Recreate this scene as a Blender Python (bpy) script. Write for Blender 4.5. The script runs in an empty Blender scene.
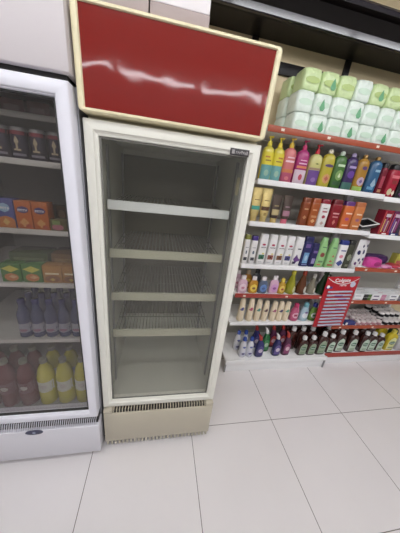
import bpy, bmesh, math, random
from mathutils import Vector, Matrix
random.seed(7)
C = bpy.context.scene.collection
PI = math.pi

# ------------------------------------------------------------------ materials
def lin(c):
    c = c / 255.0
    return c / 12.92 if c <= 0.04045 else ((c + 0.055) / 1.055) ** 2.4
MATS = {}
def mat(name, rgb, rough=0.45, metal=0.0, spec=0.5, coat=0.0, mottle=0.0, scale=20.0, bump=0.0, bscale=30.0, trans=0.0, ior=1.45, alpha=1.0):
    if name in MATS: return MATS[name]
    m = bpy.data.materials.new(name); m.use_nodes = True
    nt = m.node_tree; b = nt.nodes['Principled BSDF']
    col = (lin(rgb[0]), lin(rgb[1]), lin(rgb[2]), 1)
    b.inputs['Base Color'].default_value = col
    b.inputs['Roughness'].default_value = rough
    b.inputs['Metallic'].default_value = metal
    b.inputs['Specular IOR Level'].default_value = spec
    b.inputs['Coat Weight'].default_value = coat
    b.inputs['Transmission Weight'].default_value = trans
    b.inputs['IOR'].default_value = ior
    b.inputs['Alpha'].default_value = alpha
    tc = nt.nodes.new('ShaderNodeTexCoord')
    if mottle > 0:
        n = nt.nodes.new('ShaderNodeTexNoise'); n.inputs['Scale'].default_value = scale; n.inputs['Detail'].default_value = 4
        nt.links.new(tc.outputs['Object'], n.inputs['Vector'])
        mx = nt.nodes.new('ShaderNodeMix'); mx.data_type = 'RGBA'
        mx.inputs[6].default_value = tuple(v * (1 - mottle) for v in col[:3]) + (1,)
        mx.inputs[7].default_value = tuple(min(1, v * (1 + mottle)) for v in col[:3]) + (1,)
        nt.links.new(n.outputs['Fac'], mx.inputs[0]); nt.links.new(mx.outputs[2], b.inputs['Base Color'])
    if bump > 0:
        n2 = nt.nodes.new('ShaderNodeTexNoise'); n2.inputs['Scale'].default_value = bscale; n2.inputs['Detail'].default_value = 2
        nt.links.new(tc.outputs['Object'], n2.inputs['Vector'])
        bp = nt.nodes.new('ShaderNodeBump'); bp.inputs['Strength'].default_value = bump; bp.inputs['Distance'].default_value = 0.01
        nt.links.new(n2.outputs['Fac'], bp.inputs['Height']); nt.links.new(bp.outputs['Normal'], b.inputs['Normal'])
    b.inputs['Coat Roughness'].default_value = .06
    if bump > 0 and coat > 0: nt.links.new(bp.outputs['Normal'], b.inputs['Coat Normal'])
    MATS[name] = m
    return m
def soft(c):
    g = .3*c[0] + .59*c[1] + .11*c[2]
    return tuple(int(max(0, min(255, .96 * (g + .86 * (v - g))))) for v in c)
def col(rgb, rough=0.4):
    return mat('plastic_%d_%d_%d_%d' % (rgb[0], rgb[1], rgb[2], int(rough * 100)), rgb, rough)
def glass_mat(name, tint, rough=0.03, haze=0.0, hazecol=(120, 118, 110)):
    m = bpy.data.materials.new(name); m.use_nodes = True
    nt = m.node_tree; nt.nodes.clear()
    out = nt.nodes.new('ShaderNodeOutputMaterial')
    tr = nt.nodes.new('ShaderNodeBsdfTransparent'); tr.inputs['Color'].default_value = (*tint, 1)
    gl = nt.nodes.new('ShaderNodeBsdfGlossy'); gl.inputs['Roughness'].default_value = rough
    fr = nt.nodes.new('ShaderNodeFresnel')
    ge = nt.nodes.new('ShaderNodeNewGeometry'); mr0 = nt.nodes.new('ShaderNodeMapRange')   # the same weak mirror from both faces of the pane
    mr0.inputs[3].default_value = 1.5; mr0.inputs[4].default_value = 1 / 1.5
    nt.links.new(ge.outputs['Backfacing'], mr0.inputs[0]); nt.links.new(mr0.outputs[0], fr.inputs['IOR'])
    mx = nt.nodes.new('ShaderNodeMixShader')
    nt.links.new(fr.outputs['Fac'], mx.inputs['Fac'])
    if haze > 0:
        df = nt.nodes.new('ShaderNodeBsdfDiffuse'); df.inputs['Color'].default_value = (*[lin(c) for c in hazecol], 1)
        tc = nt.nodes.new('ShaderNodeTexCoord'); n = nt.nodes.new('ShaderNodeTexNoise')
        n.inputs['Scale'].default_value = 5; n.inputs['Detail'].default_value = 5
        nt.links.new(tc.outputs['Object'], n.inputs['Vector'])
        mr = nt.nodes.new('ShaderNodeMapRange'); mr.inputs[1].default_value = 0.3; mr.inputs[2].default_value = 0.75
        mr.inputs[3].default_value = haze * 0.7; mr.inputs[4].default_value = haze * 1.3
        nt.links.new(n.outputs['Fac'], mr.inputs[0])
        m2 = nt.nodes.new('ShaderNodeMixShader')
        nt.links.new(mr.outputs[0], m2.inputs['Fac'])
        nt.links.new(tr.outputs[0], m2.inputs[1]); nt.links.new(df.outputs[0], m2.inputs[2])
        nt.links.new(m2.outputs[0], mx.inputs[1])
    else:
        nt.links.new(tr.outputs[0], mx.inputs[1])
    nt.links.new(gl.outputs[0], mx.inputs[2])
    nt.links.new(mx.outputs[0], out.inputs['Surface'])
    return m
def emit_mat(name, rgb, strength):
    m = bpy.data.materials.new(name); m.use_nodes = True
    b = m.node_tree.nodes['Principled BSDF']
    b.inputs['Base Color'].default_value = (.9, .9, .9, 1)
    b.inputs['Emission Color'].default_value = (*rgb, 1); b.inputs['Emission Strength'].default_value = strength
    return m

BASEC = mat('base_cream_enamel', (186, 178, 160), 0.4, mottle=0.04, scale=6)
WHITE = mat('white_plastic', (236, 234, 234), 0.3)
OFFW = mat('white_shelf_enamel', (240, 239, 240), 0.35)
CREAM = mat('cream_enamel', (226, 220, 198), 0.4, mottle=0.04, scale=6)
CREAMF = mat('aged_cream_plastic', (232, 222, 186), 0.4, mottle=0.05, scale=8)
DOORW = mat('door_white_enamel', (224, 222, 212), 0.35, mottle=0.015, scale=4)
COOLW = mat('cool_white_enamel', (228, 227, 236), 0.35)
REDP = mat('red_sign_panel', (124, 20, 12), 0.42, spec=0.10, coat=.85, bump=0.30, bscale=4.5)
REDR = mat('red_price_rail', (164, 76, 50), 0.4)
REDF = mat('crimson_price_rail', (162, 62, 52), 0.4)
DARK = mat('dark_recess', (40, 38, 38), 0.6)
BLACK = mat('black_plastic', (24, 23, 26), 0.35)
RUBBER = mat('dark_rubber', (58, 57, 56), 0.7)
STEEL = mat('grey_steel', (150, 150, 150), 0.35, metal=0.6)
INNER = mat('interior_plastic', (190, 189, 177), 0.4, mottle=0.06, scale=3)
INNERL = mat('interior_plastic_grey', (150, 148, 144), 0.45)
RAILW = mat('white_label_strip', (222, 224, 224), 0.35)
RAILG = mat('grey_label_strip', (168, 166, 148), 0.4)  # lower rails, greyer than the top one
WIREG = mat('dull_wire', (112, 110, 100), .5)
BACKG = mat('shaded_back_sheet', (112, 108, 96), .5, mottle=.2, scale=3)
GASK = mat('grey_gasket', (112, 110, 104), .6)
WIRE = mat('white_wire', (190, 190, 182), 0.4)
SIDEG = mat('side_sheet_grey', (150, 150, 156), 0.4)
GLASS = glass_mat('clear_door_glass', (.97, .97, .955), 0.04, haze=0.045)
GLASSL = glass_mat('dark_door_glass', (.93, .92, .92), 0.03, haze=0.125, hazecol=(110, 106, 102))
BACKP = mat('shelving_back_panel', (184, 181, 172), 0.5)

# ------------------------------------------------------------------ mesh builder
class MB:
    def __init__(s): s.v = []; s.f = []; s.m = []; s.mats = []
    def mi(s, m):
        if m not in s.mats: s.mats.append(m)
        return s.mats.index(m)
    def add(s, vs, fs, m):
        o = len(s.v); s.v += [tuple(v) for v in vs]; k = s.mi(m)
        for f in fs: s.f.append(tuple(i + o for i in f)); s.m.append(k)
    def box(s, x0, x1, y0, y1, z0, z1, m, bev=0.0, seg=2):
        bm = bmesh.new()
        vs = [bm.verts.new(p) for p in [(x0,y0,z0),(x1,y0,z0),(x1,y1,z0),(x0,y1,z0),(x0,y0,z1),(x1,y0,z1),(x1,y1,z1),(x0,y1,z1)]]
        for q in [(0,3,2,1),(4,5,6,7),(0,1,5,4),(1,2,6,5),(2,3,7,6),(3,0,4,7)]: bm.faces.new([vs[i] for i in q])
        if bev > 0: bmesh.ops.bevel(bm, geom=bm.edges[:], offset=bev, segments=seg, profile=0.5, affect='EDGES')
        bm.verts.index_update()
        s.add([v.co[:] for v in bm.verts], [[v.index for v in f.verts] for f in bm.faces], m); bm.free()
    def rings(s, R, m, cap0=True, cap1=True, loop=False, mlist=None):
        n = len(R[0]); vs = [p for r in R for p in r]; k = len(R); fs = []; ms = []
        o = len(s.v); s.v += [tuple(v) for v in vs]
        for i in range(k if loop else k - 1):
            a, b = i * n, ((i + 1) % k) * n; mm = mlist[i] if mlist else m
            for j in range(n):
                s.f.append((o+a+j, o+a+(j+1)%n, o+b+(j+1)%n, o+b+j)); s.m.append(s.mi(mm))
        if not loop:
            if cap0: s.f.append(tuple(o + j for j in reversed(range(n)))); s.m.append(s.mi(mlist[0] if mlist else m))
            if cap1: s.f.append(tuple(o + (k-1)*n + j for j in range(n))); s.m.append(s.mi(mlist[-1] if mlist else m))
    def build(s, name, parent=None, smooth=True, loc=None, ang=35):
        me = bpy.data.meshes.new(name)
        me.from_pydata(s.v, [], s.f)
        for m in s.mats: me.materials.append(m)
        me.polygons.foreach_set('material_index', s.m)
        bm = bmesh.new(); bm.from_mesh(me); bmesh.ops.recalc_face_normals(bm, faces=bm.faces[:])
        for f in bm.faces: f.smooth = smooth
        lim = math.radians(ang)
        for e in bm.edges:
            if len(e.link_faces) == 2 and e.calc_face_angle(0) > lim: e.smooth = False
        bm.to_mesh(me); bm.free(); me.update()
        o = bpy.data.objects.new(name, me); C.objects.link(o)
        if parent: o.parent = parent
        if loc: o.location = loc
        return o

def sec(hw, hd, n, z, seg=24, cx=0, cy=0):
    r = []
    for k in range(seg):
        a = 2 * PI * k / seg; c, s_ = math.cos(a), math.sin(a)
        r.append((cx + hw * math.copysign(abs(c) ** (2 / n), c), cy + hd * math.copysign(abs(s_) ** (2 / n), s_), z))
    return r
def loft(mb, prof, m, seg=24, cx=0, cy=0, mlist=None):
    mb.rings([sec(p[1], p[2], p[3] if len(p) > 3 else 2, p[0], seg, cx, cy) for p in prof], m, mlist=mlist)
def interp(prof, z):
    if z <= prof[0][0]: return prof[0][1:4] if len(prof[0]) > 3 else (*prof[0][1:3], 2)
    for a, b in zip(prof, prof[1:]):
        if z <= b[0] + 1e-9:
            t = (z - a[0]) / max(1e-9, b[0] - a[0])
            na, nb = (a[3] if len(a) > 3 else 2), (b[3] if len(b) > 3 else 2)
            return (a[1]+(b[1]-a[1])*t, a[2]+(b[2]-a[2])*t, na+(nb-na)*t)
    return prof[-1][1:4] if len(prof[-1]) > 3 else (*prof[-1][1:3], 2)
def patch(mb, prof, z0, z1, u0, u1, m, off=0.0008, shape='rect', nu=10, nz=8):
    """a thin print on the front (-y) of a lofted body; u in -1..1 across the width"""
    vs = []; fs = []
    for i in range(nz + 1):
        t = i / nz; z = z0 + (z1 - z0) * t
        hw, hd, n = interp(prof, z); hw += off; hd += off
        k = 1.0
        if shape == 'oval': k = max(0.03, math.sqrt(max(0, 1 - (2*t-1)**2)))
        if shape == 'leaf': k = max(0.03, (1 - t) ** 0.8 * (0.35 + 1.3 * min(t * 4, 1) * 0.5))
        if shape == 'arch': k = math.sqrt(max(0.02, 1 - max(0, (t - .6) / .4) ** 2))
        if shape == 'dia': k = max(0.03, 1 - abs(2*t-1))
        um, uh = (u0 + u1) / 2, (u1 - u0) / 2 * k
        for j in range(nu + 1):
            u = um + uh * (2 * j / nu - 1); u = max(-.995, min(.995, u))
            y = -hd * (1 - abs(u) ** n) ** (1 / n)
            vs.append((u * hw, y, z))
    w = nu + 1
    for i in range(nz):
        for j in range(nu): fs.append((i*w+j, i*w+j+1, (i+1)*w+j+1, (i+1)*w+j))
    mb.add(vs, fs, m)
def rrect(x0, x1, z0, z1, r, y, k=4):
    p = []
    for cx, cz, a0 in [(x1-r, z1-r, 0), (x0+r, z1-r, PI/2), (x0+r, z0+r, PI), (x1-r, z0+r, 1.5*PI)]:
        for i in range(k + 1):
            a = a0 + PI / 2 * i / k; p.append((cx + r*math.cos(a), y, cz + r*math.sin(a)))
    return p
def frame(mb, x0, x1, z0, z1, prof, r, m, mlist=None, kz=1.0):
    """rounded rectangular frame; prof = closed loop of (inset, y)"""
    mb.rings([rrect(x0+i, x1-i, z0+i*kz, z1-i*kz, max(0.0008, r - i), y) for i, y in prof], m, loop=True, mlist=mlist)
def tub(mb, o, i, y0, y1, mo, mi):
    """hollow box open to the front: o, i = (x0,x1,z0,z1), y0 front, y1 back of outside, wall .03 at back"""
    q = lambda a, y: [(a[0],y,a[2]),(a[1],y,a[2]),(a[1],y,a[3]),(a[0],y,a[3])]
    mb.rings([q(o, y1), q(o, y0), q(i, y0), q(i, y1 - .03)], mo, mlist=[mo, mo, mi])
def tube(mb, pts, r, m, seg=8):
    R = []
    for k, p in enumerate(pts):
        p = Vector(p); a = Vector(pts[max(0, k-1)]); b = Vector(pts[min(len(pts)-1, k+1)])
        d = (b - a).normalized(); up = Vector((0,0,1)) if abs(d.z) < .9 else Vector((0,1,0))
        u = d.cross(up).normalized(); w = d.cross(u)
        R.append([tuple(p + u*r*math.cos(2*PI*j/seg) + w*r*math.sin(2*PI*j/seg)) for j in range(seg)])
    mb.rings(R, m)
TXT = {}
def text(s, size, m, parent, loc, width=None, rot=(PI/2, 0, 0), name='lettering', bold=0.0):
    key = (s, size, m.name, width, bold)
    if key not in TXT:
        cu = bpy.data.curves.new('t', 'FONT'); cu.body = s; cu.size = size; cu.align_x = 'CENTER'; cu.align_y = 'CENTER'
        cu.extrude = 0.0003; cu.offset = bold; cu.resolution_u = 3
        o = bpy.data.objects.new('t', cu); C.objects.link(o)
        bpy.context.view_layer.update()
        me = bpy.data.meshes.new_from_object(o.evaluated_get(bpy.context.evaluated_depsgraph_get()))
        C.objects.unlink(o); bpy.data.objects.remove(o)
        if width:
            xs = [v.co.x for v in me.vertices]; k = width / max(1e-6, max(xs) - min(xs))
            for v in me.vertices: v.co.x *= k
        me.materials.clear(); me.materials.append(m); me.name = name
        TXT[key] = me
    o = bpy.data.objects.new(name, TXT[key]); C.objects.link(o); o.parent = parent
    o.location = loc; o.rotation_euler = rot
    return o
def thing(name, label, cat, loc=(0,0,0), rotz=0, group=None):
    o = bpy.data.objects.new(name, None); C.objects.link(o); o.empty_display_size = .05
    o.location = loc; o.rotation_euler = (0, 0, rotz); o['label'] = label; o['category'] = cat
    if group: o['group'] = group
    return o
def tag(o, label, cat, group=None):
    o['label'] = label; o['category'] = cat
    if group: o['group'] = group
    return o
def struct(name, mb, **k):
    o = mb.build(name, **k); o['kind'] = 'structure'; return o
def dup(root, label, loc, rotz=None, group=None):
    r = root.copy(); C.objects.link(r); r.location = loc; r['label'] = label
    if rotz is not None: r.rotation_euler = (0, 0, rotz)
    if group: r['group'] = group
    for ch in list(root.children):
        c = ch.copy(); C.objects.link(c); c.parent = r
        for g in ch.children:
            d = g.copy(); C.objects.link(d); d.parent = c
    return r
def worn(n, x0, x1, z0, z1, y, m, parent, seed=1):
    """a row of lettering too small and worn to read"""
    rr = random.Random(seed); mb = MB(); w_ = (x1 - x0) / n
    for k in range(n):
        a = x0 + w_ * k; h = (z1 - z0) * rr.choice((.7, 1, .8))
        mb.box(a + w_ * .1, a + w_ * .42, y - .0006, y, z0, z0 + h, m); mb.box(a + w_ * .42, a + w_ * .88, y - .0006, y, z0 + h * rr.choice((0, .4, .7)), z0 + h, m)
    return mb.build('lettering', parent)
ORD = ['first','second','third','fourth','fifth','sixth','seventh','eighth','ninth','tenth','eleventh','twelfth','thirteenth']

# ------------------------------------------------------------------ room
WY = .94; ZC = 2.95; X0, X1, Y0 = -2.6, 4.6, -5.2
fm = bpy.data.materials.new('porcelain_floor_tiles'); fm.use_nodes = True
nt = fm.node_tree; b = nt.nodes['Principled BSDF']
tc = nt.nodes.new('ShaderNodeTexCoord'); sp = nt.nodes.new('ShaderNodeSeparateXYZ'); nt.links.new(tc.outputs['Object'], sp.inputs[0])
def mth(op, a, bb=None, c=None):
    n = nt.nodes.new('ShaderNodeMath'); n.operation = op
    for i, v in enumerate((a, bb, c)):
        if v is None: continue
        if isinstance(v, (int, float)): n.inputs[i].default_value = v
        else: nt.links.new(v, n.inputs[i])
    return n.outputs[0]
def line(out, off):
    t = mth('FRACT', mth('DIVIDE', mth('ADD', out, 60 - off), .6))
    d = mth('MINIMUM', t, mth('SUBTRACT', 1.0, t))
    return mth('LESS_THAN', d, .0019 / .6)
g = mth('MAXIMUM', line(sp.outputs[0], .531), line(sp.outputs[1], .050))
no = nt.nodes.new('ShaderNodeTexNoise'); no.inputs['Scale'].default_value = 2.2; no.inputs['Detail'].default_value = 6
nt.links.new(tc.outputs['Object'], no.inputs['Vector'])
ra = nt.nodes.new('ShaderNodeMix'); ra.data_type = 'RGBA'
ra.inputs[6].default_value = (lin(222), lin(217), lin(218), 1); ra.inputs[7].default_value = (lin(232), lin(227), lin(228), 1)
nt.links.new(no.outputs['Fac'], ra.inputs[0])
mx = nt.nodes.new('ShaderNodeMix'); mx.data_type = 'RGBA'; mx.inputs[7].default_value = (lin(126), lin(120), lin(116), 1)
nt.links.new(g, mx.inputs[0]); nt.links.new(ra.outputs[2], mx.inputs[6]); nt.links.new(mx.outputs[2], b.inputs['Base Color'])
b.inputs['Roughness'].default_value = .22; b.inputs['Specular IOR Level'].default_value = .5
mb = MB(); mb.box(X0, X1, Y0, WY, -.06, 0, fm); struct('floor', mb)
WALLM = mat('beige_painted_wall', (214, 196, 160), 0.6, mottle=.03, scale=2)
CEILM = mat('cream_ceiling_paint', (222, 217, 206), 0.7)
SHOPW = mat('shop_wall_paint', (150, 148, 147), 0.6)
mb = MB(); mb.box(X0, X1, WY, WY + .1, 0, ZC, WALLM); struct('wall_back', mb)
mb = MB(); mb.box(X0, X1, Y0 - .1, Y0, 0, ZC, SHOPW); struct('wall_front', mb)
mb = MB(); mb.box(X0 - .1, X0, Y0, WY, 0, ZC, SHOPW); struct('wall_left', mb)
mb = MB(); mb.box(X1, X1 + .1, Y0, WY, 0, ZC, SHOPW); struct('wall_right', mb)
mb = MB(); mb.box(X0, X1, Y0, WY, ZC, ZC + .1, CEILM); struct('ceiling', mb)
# black decorative battens and the black cornice above the shelving
BLK = mat('black_lacquer', (22, 19, 20), 0.4, spec=.3)
BRN = mat('dark_brown_lacquer', (19, 15, 14), 0.5, spec=.12)
GLO = mat('glossy_black_edge', (34, 30, 40), 0.12, spec=.8)
mb = MB(); mb.box(X0, X1, WY - .02, WY, 2.315, 2.385, BLK, .003); struct('trim_1', mb)
for k, x in enumerate((-1.33, -.61, .11, .83, 1.55, 2.27, 2.99)):
    mb = MB(); mb.box(x - .022, x + .022, WY - .016, WY, 2.385, 2.485, BLK); struct('trim_%d' % (k + 2), mb)
mb = MB()
prof = [(WY, 2.485), (.745, 2.475), (.70, 2.463), (.688, 2.470), (.6842, 2.500), (.70, 2.508), (.735, 2.515), (.735, 2.61), (.70, 2.617), (.69, 2.635), (.70, 2.65), (.735, 2.66), (WY, 2.66)]
pm = [BLK, BLK, GLO, GLO, GLO, BRN, BRN, BRN, GLO, GLO, GLO, BLK, BLK]
a = [(X0, y, z) for y, z in prof]; b2 = [(X1, y, z) for y, z in prof]; n = len(prof)
o0 = len(mb.v); mb.v += a + b2
for j in range(n): mb.f.append((j, (j+1) % n, n + (j+1) % n, n + j)); mb.m.append(mb.mi(pm[j]))
struct('trim_9', mb, ang=50)

# ceiling light rows (behind and above the camera)
EM = emit_mat('lit_diffuser', (.95, .968, 1.0), 24)
n = 0
for y in (-.95, -2.05, -4.6):
    for x in (-1.4, .1, 1.6, 3.1):
        t = thing('ceiling_light', 'long white ceiling light over the shop floor', 'light', (x, y, ZC), 0, 'ceiling lights')
        mb = MB(); mb.box(-.7, .7, -.09, .09, -.05, 0, WHITE, .005); mb.build('housing', t)
        mb = MB(); mb.rings([[(x, .055*math.cos(a*PI/12), -.0505 - .06*math.sin(a*PI/12)) for a in range(13)] for x in (-.685, .685)], EM); mb.build('diffuser', t)

# ------------------------------------------------------------------ empty display fridge in the middle
def feet(t, xs, ys, h, r=.018):
    for x in xs:
        for y in ys:
            mb = MB(); loft(mb, [(0, r, r), (h*.4, r, r), (h*.45, r*.6, r*.6), (h, r*.6, r*.6)], RUBBER, 14, x, y); mb.build('foot', t)
F = thing('display_fridge', 'empty white glass-door drinks fridge with a blank red sign panel', 'fridge')
mb = MB(); tub(mb, (.004, .630, .05, 1.733), (.036, .600, .36, 1.69), .046, .62, CREAM, INNER); mb.build('cabinet', F, ang=30)
mb = MB()
frame(mb, -.0036, .6353, .327, 1.7205, [(0, .041), (0, .007), (.002, .002), (.006, 0), (.031, .0005), (.034, .0045), (.036, .0065), (.046, .009), (.047, .014), (.047, .041)], .004, DOORW)
door = mb.build('door', F)
mb = MB(); mb.box(.0436, .588, .018, .024, .374, 1.6735, GLASS); mb.build('glass_pane', door)
mb = MB(); frame(mb, .0445, .587, .375, 1.6725, [(0, .0145), (.0, .0175), (.006, .0175), (.006, .0145)], .002, GASK); mb.build('gasket', door)
st = MB(); st.box(.512, .588, -.0016, .0006, 1.673, 1.697, mat('dark_badge', (58, 54, 56), .4), .0005); badge = st.build('badge', door)
lm = MB(); lm.box(.519, .530, -.0022, -.0016, 1.678, 1.692, mat('badge_print', (150, 146, 146), .4)); lm.build('emblem', badge)
worn(7, .534, .583, 1.679, 1.691, -.0016, MATS['badge_print'], badge)
# four interior shelves
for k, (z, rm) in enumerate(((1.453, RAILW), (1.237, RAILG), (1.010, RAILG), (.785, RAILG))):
    mb = MB(); x0, x1 = .050, .570
    # wire grid: one outline and bars
    for x in [x0 + .004 + i * (x1 - x0 - .008) / 29 for i in range(30)]: tube(mb, [(x, .108, z - .012), (x, .50, z - .012)], .0024, WIREG, 5)
    for y in (.11, .24, .37, .50): tube(mb, [(x0, y, z - .015), (x1, y, z - .015)], .003, WIREG, 6)
    s_ = mb.build('shelf', F); 
    mb = MB()
    pr = [(.094, z - .040), (.090, z - .038), (.094, z - .002), (.098, z), (.107, z), (.107, z - .006), (.101, z - .006), (.098, z - .040)]
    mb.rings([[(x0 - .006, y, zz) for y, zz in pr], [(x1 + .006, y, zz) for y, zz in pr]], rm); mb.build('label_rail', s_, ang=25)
mb = MB(); mb.box(.5975, .5995, .09, .125, 1.525, 1.60, CREAMF); mb.build('inside_sticker', F)
for x in (.040, .588):
    for y in (.13, .50):
        mb = MB(); mb.box(x, x + .008, y - .010, y + .010, .40, 1.66, STEEL)
        mb.build('shelf_standard', F)
mb = MB(); mb.box(.038, .598, .58, .5895, .56, 1.66, BACKG, .004); mb.build('back_shade_sheet', F)  # added dark sheet: puts the interior's shade into the back wall's colour
# canopy with the red sign
cn = thing('canopy', '', ''); del cn['label']; del cn['category']
mb = MB()
frame(mb, -.007, .6315, 1.734, 1.9995, [(0, .42), (0, .004), (.003, .0005), (.007, -.002), (.017, -.002), (.020, .001), (.021, .006), (.021, .012), (.021, .40)], .012, CREAMF, kz=.55)
C.objects.unlink(cn); bpy.data.objects.remove(cn)
cano = mb.build('canopy', F); cano.location = (0, 0, 0)
TILT = math.radians(2.3)
cano.matrix_parent_inverse = Matrix.Identity(4)
cano.location = (0, -.0206, 0)
for v in cano.data.vertices: v.co.y -= (v.co.z - 1.734) * math.tan(TILT) if v.co.y < .02 else 0
mb = MB(); mb.rings([[(.0135, y - (z - 1.734) * math.tan(TILT), z) for x, z in ()] or [(x, y - (z - 1.734) * math.tan(TILT), z) for x, z in ((.0138, 1.7455), (.6107, 1.7455), (.6107, 1.9880), (.0138, 1.9880))] for y in (.0035, .009)], REDP)
mb.build('sign_panel', cano)
# base with slotted louvre
mb = MB()
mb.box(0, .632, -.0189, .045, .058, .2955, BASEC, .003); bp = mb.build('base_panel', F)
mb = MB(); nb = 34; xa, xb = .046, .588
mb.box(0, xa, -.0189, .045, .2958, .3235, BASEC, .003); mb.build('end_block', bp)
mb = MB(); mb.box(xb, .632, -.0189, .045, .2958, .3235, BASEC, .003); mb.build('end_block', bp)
mb = MB(); mb.box(xa + .001, xb - .001, .030, .034, .2958, .325, DARK); mb.box(xa + .001, xb - .001, -.010, .030, .2958, .2970, DARK)
for k in range(nb):
    x = xa + .006 + (xb - xa - .012) * k / (nb - 1); mb.box(x - .0026, x + .0026, -.012, .0298, .2971, .3215, BASEC)
mb.build('vent_grille', bp)
mb = MB(); mb.box(.006, .626, .002, .03, .028, .0575, DARK)
for k in range(28):
    x = .014 + .604 * k / 27; mb.box(x - .0052, x + .0052, -.0186, .0018, .030, .0575, BASEC)
mb.build('lower_vent', bp)
feet(F, (.05, .58), (.06, .56), .0275)

# ------------------------------------------------------------------ stocked fridge on the left
LX0, LX1 = -.675, -.0215
L = thing('display_fridge', 'stocked white drinks fridge at the left edge with an oval badge below', 'fridge')
mb = MB(); tub(mb, (LX0 + .004, LX1 + .006, .05, 1.80), (LX0 + .05, LX1 - .052, .325, 1.775), .012, .62, SIDEG, INNERL); mb.build('cabinet', L)
mb = MB()
frame(mb, LX0, LX1, .3225, 1.799, [(0, .010), (0, -.040), (.003, -.046), (.006, -.048), (.034, -.048), (.038, -.045), (.039, -.040), (.043, -.038), (.045, -.032), (.045, .010)], .003, COOLW)
ld = mb.build('door', L)
mb = MB(); mb.box(LX0 + .042, LX1 - .042, -.020, -.014, .364, 1.757, GLASSL); mb.build('glass_pane', ld)
mb = MB(); frame(mb, LX0 + .0455, LX1 - .0455, .3685, 1.7535, [(0, -.033), (0, -.0215), (.0045, -.0215), (.0045, -.033)], .002, RUBBER); mb.build('gasket', ld)
mb = MB(); mb.box(LX0, LX1 + .006, -.045, .46, 1.818, 2.12, mat('grey_white_canopy', (204, 197, 199), .4), .008); lc = mb.build('canopy', L)
mb = MB(); mb.box(LX0 + .01, LX1 - .01, -.02, .44, 1.802, 1.8175, DARK); mb.build('canopy_gap_shade', L)  # dark strip painted as the shade in the gap under the canopy
mb = MB(); mb.box(LX0, LX1 + .008, -.062, .010, .05, .272, mat('cool_base_enamel', (212, 210, 217), .4), .006); lb = mb.build('base_panel', L)
mb = MB(); mb.box(LX0 + .004, LX1 - .002, -.040, .008, .2725, .3215, DARK)
for k in range(62):
    x = LX0 + .012 + (LX1 - LX0 - .026) * k / 61
    mb.rings([[(x - .0013, y, .2725), (x + .0013, y, .2725), (x + .0013 + .006, y + .008, .319), (x - .0013 + .006, y + .008, .319)] for y in (-.056, -.050)], COOLW)
mb.build('vent_grille', lb)
mb = MB()
mb.rings([[(-.327 + .041 * math.cos(a * PI / 16), y, .268 + .0155 * math.sin(a * PI / 16)) for a in range(32)] for y in (-.0655, -.0622)], mat('navy_badge', (44, 48, 78), .3)); bd = mb.build('badge', lb)
mb = MB(); mb.rings([[(-.327 + .010 * math.cos(a * PI / 5 + PI/2) * (1 if a % 2 else .45), y, .268 + .010 * math.sin(a * PI / 5 + PI/2) * (1 if a % 2 else .45)) for a in range(10)] for y in (-.0664, -.0656)], mat('badge_silver', (150, 156, 180), .3)); mb.build('emblem', bd)
feet(L, (LX0 + .06, LX1 - .06), (.04, .54), .049)
LZ = [1.5645, 1.316, 1.084, .790]
for z in LZ + [1.716]:
    y0 = .02 if z < 1.7 else .10
    mb = MB(); mb.box(LX0 + .055, LX1 - .066, y0 + .012, .50, z - .006, z - .0005, WIRE); s_ = mb.build('shelf', L)
    mb = MB(); mb.box(LX0 + .055, LX1 - .0655, y0, y0 + .0115, z - .014, z + .006, mat('pale_shelf_edge', (196, 194, 186), .4), .002); mb.build('label_rail', s_)

# ------------------------------------------------------------------ cartons on top of the fridge
def carton(name, label, x0, x1, y0, y1, z0, h, low, hi, mark):
    t = thing(name, label, 'box', ((x0+x1)/2, (y0+y1)/2, z0), 0, 'cartons on the fridge')
    w, d = (x1-x0)/2, (y1-y0)/2
    mb = MB(); mb.box(-w, w, -d, d, 0, .036, low, .002); mb.build('base_tray', t)
    mb = MB(); mb.box(-w + .001, w - .001, -d + .001, d - .001, .0365, h, hi, .003); u = mb.build('box_body', t)
    mb = MB()
    for (a, c, z, zz) in mark: mb.box(a, c, -d - .0004, -d + .0009, z, zz, mat('red_print', (190, 60, 66), .5))
    if mark: mb.build('print', u)
LOWG = mat('pinkish_grey_card', (168, 153, 150), .6); HIW = mat('white_card', (232, 226, 228), .5)
carton('carton', 'white cardboard carton with red print on top of the red-signed fridge', .207, .385, -.012, .33, 2.0003, .20, LOWG, HIW, [(.040, .046, .07, .12), (.050, .056, .07, .12), (.060, .074, .07, .12)])
carton('carton', 'plain grey-white carton on top of the red-signed fridge, its left one', .02, .203, -.012, .33, 2.0003, .20, LOWG, LOWG, [])

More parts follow.
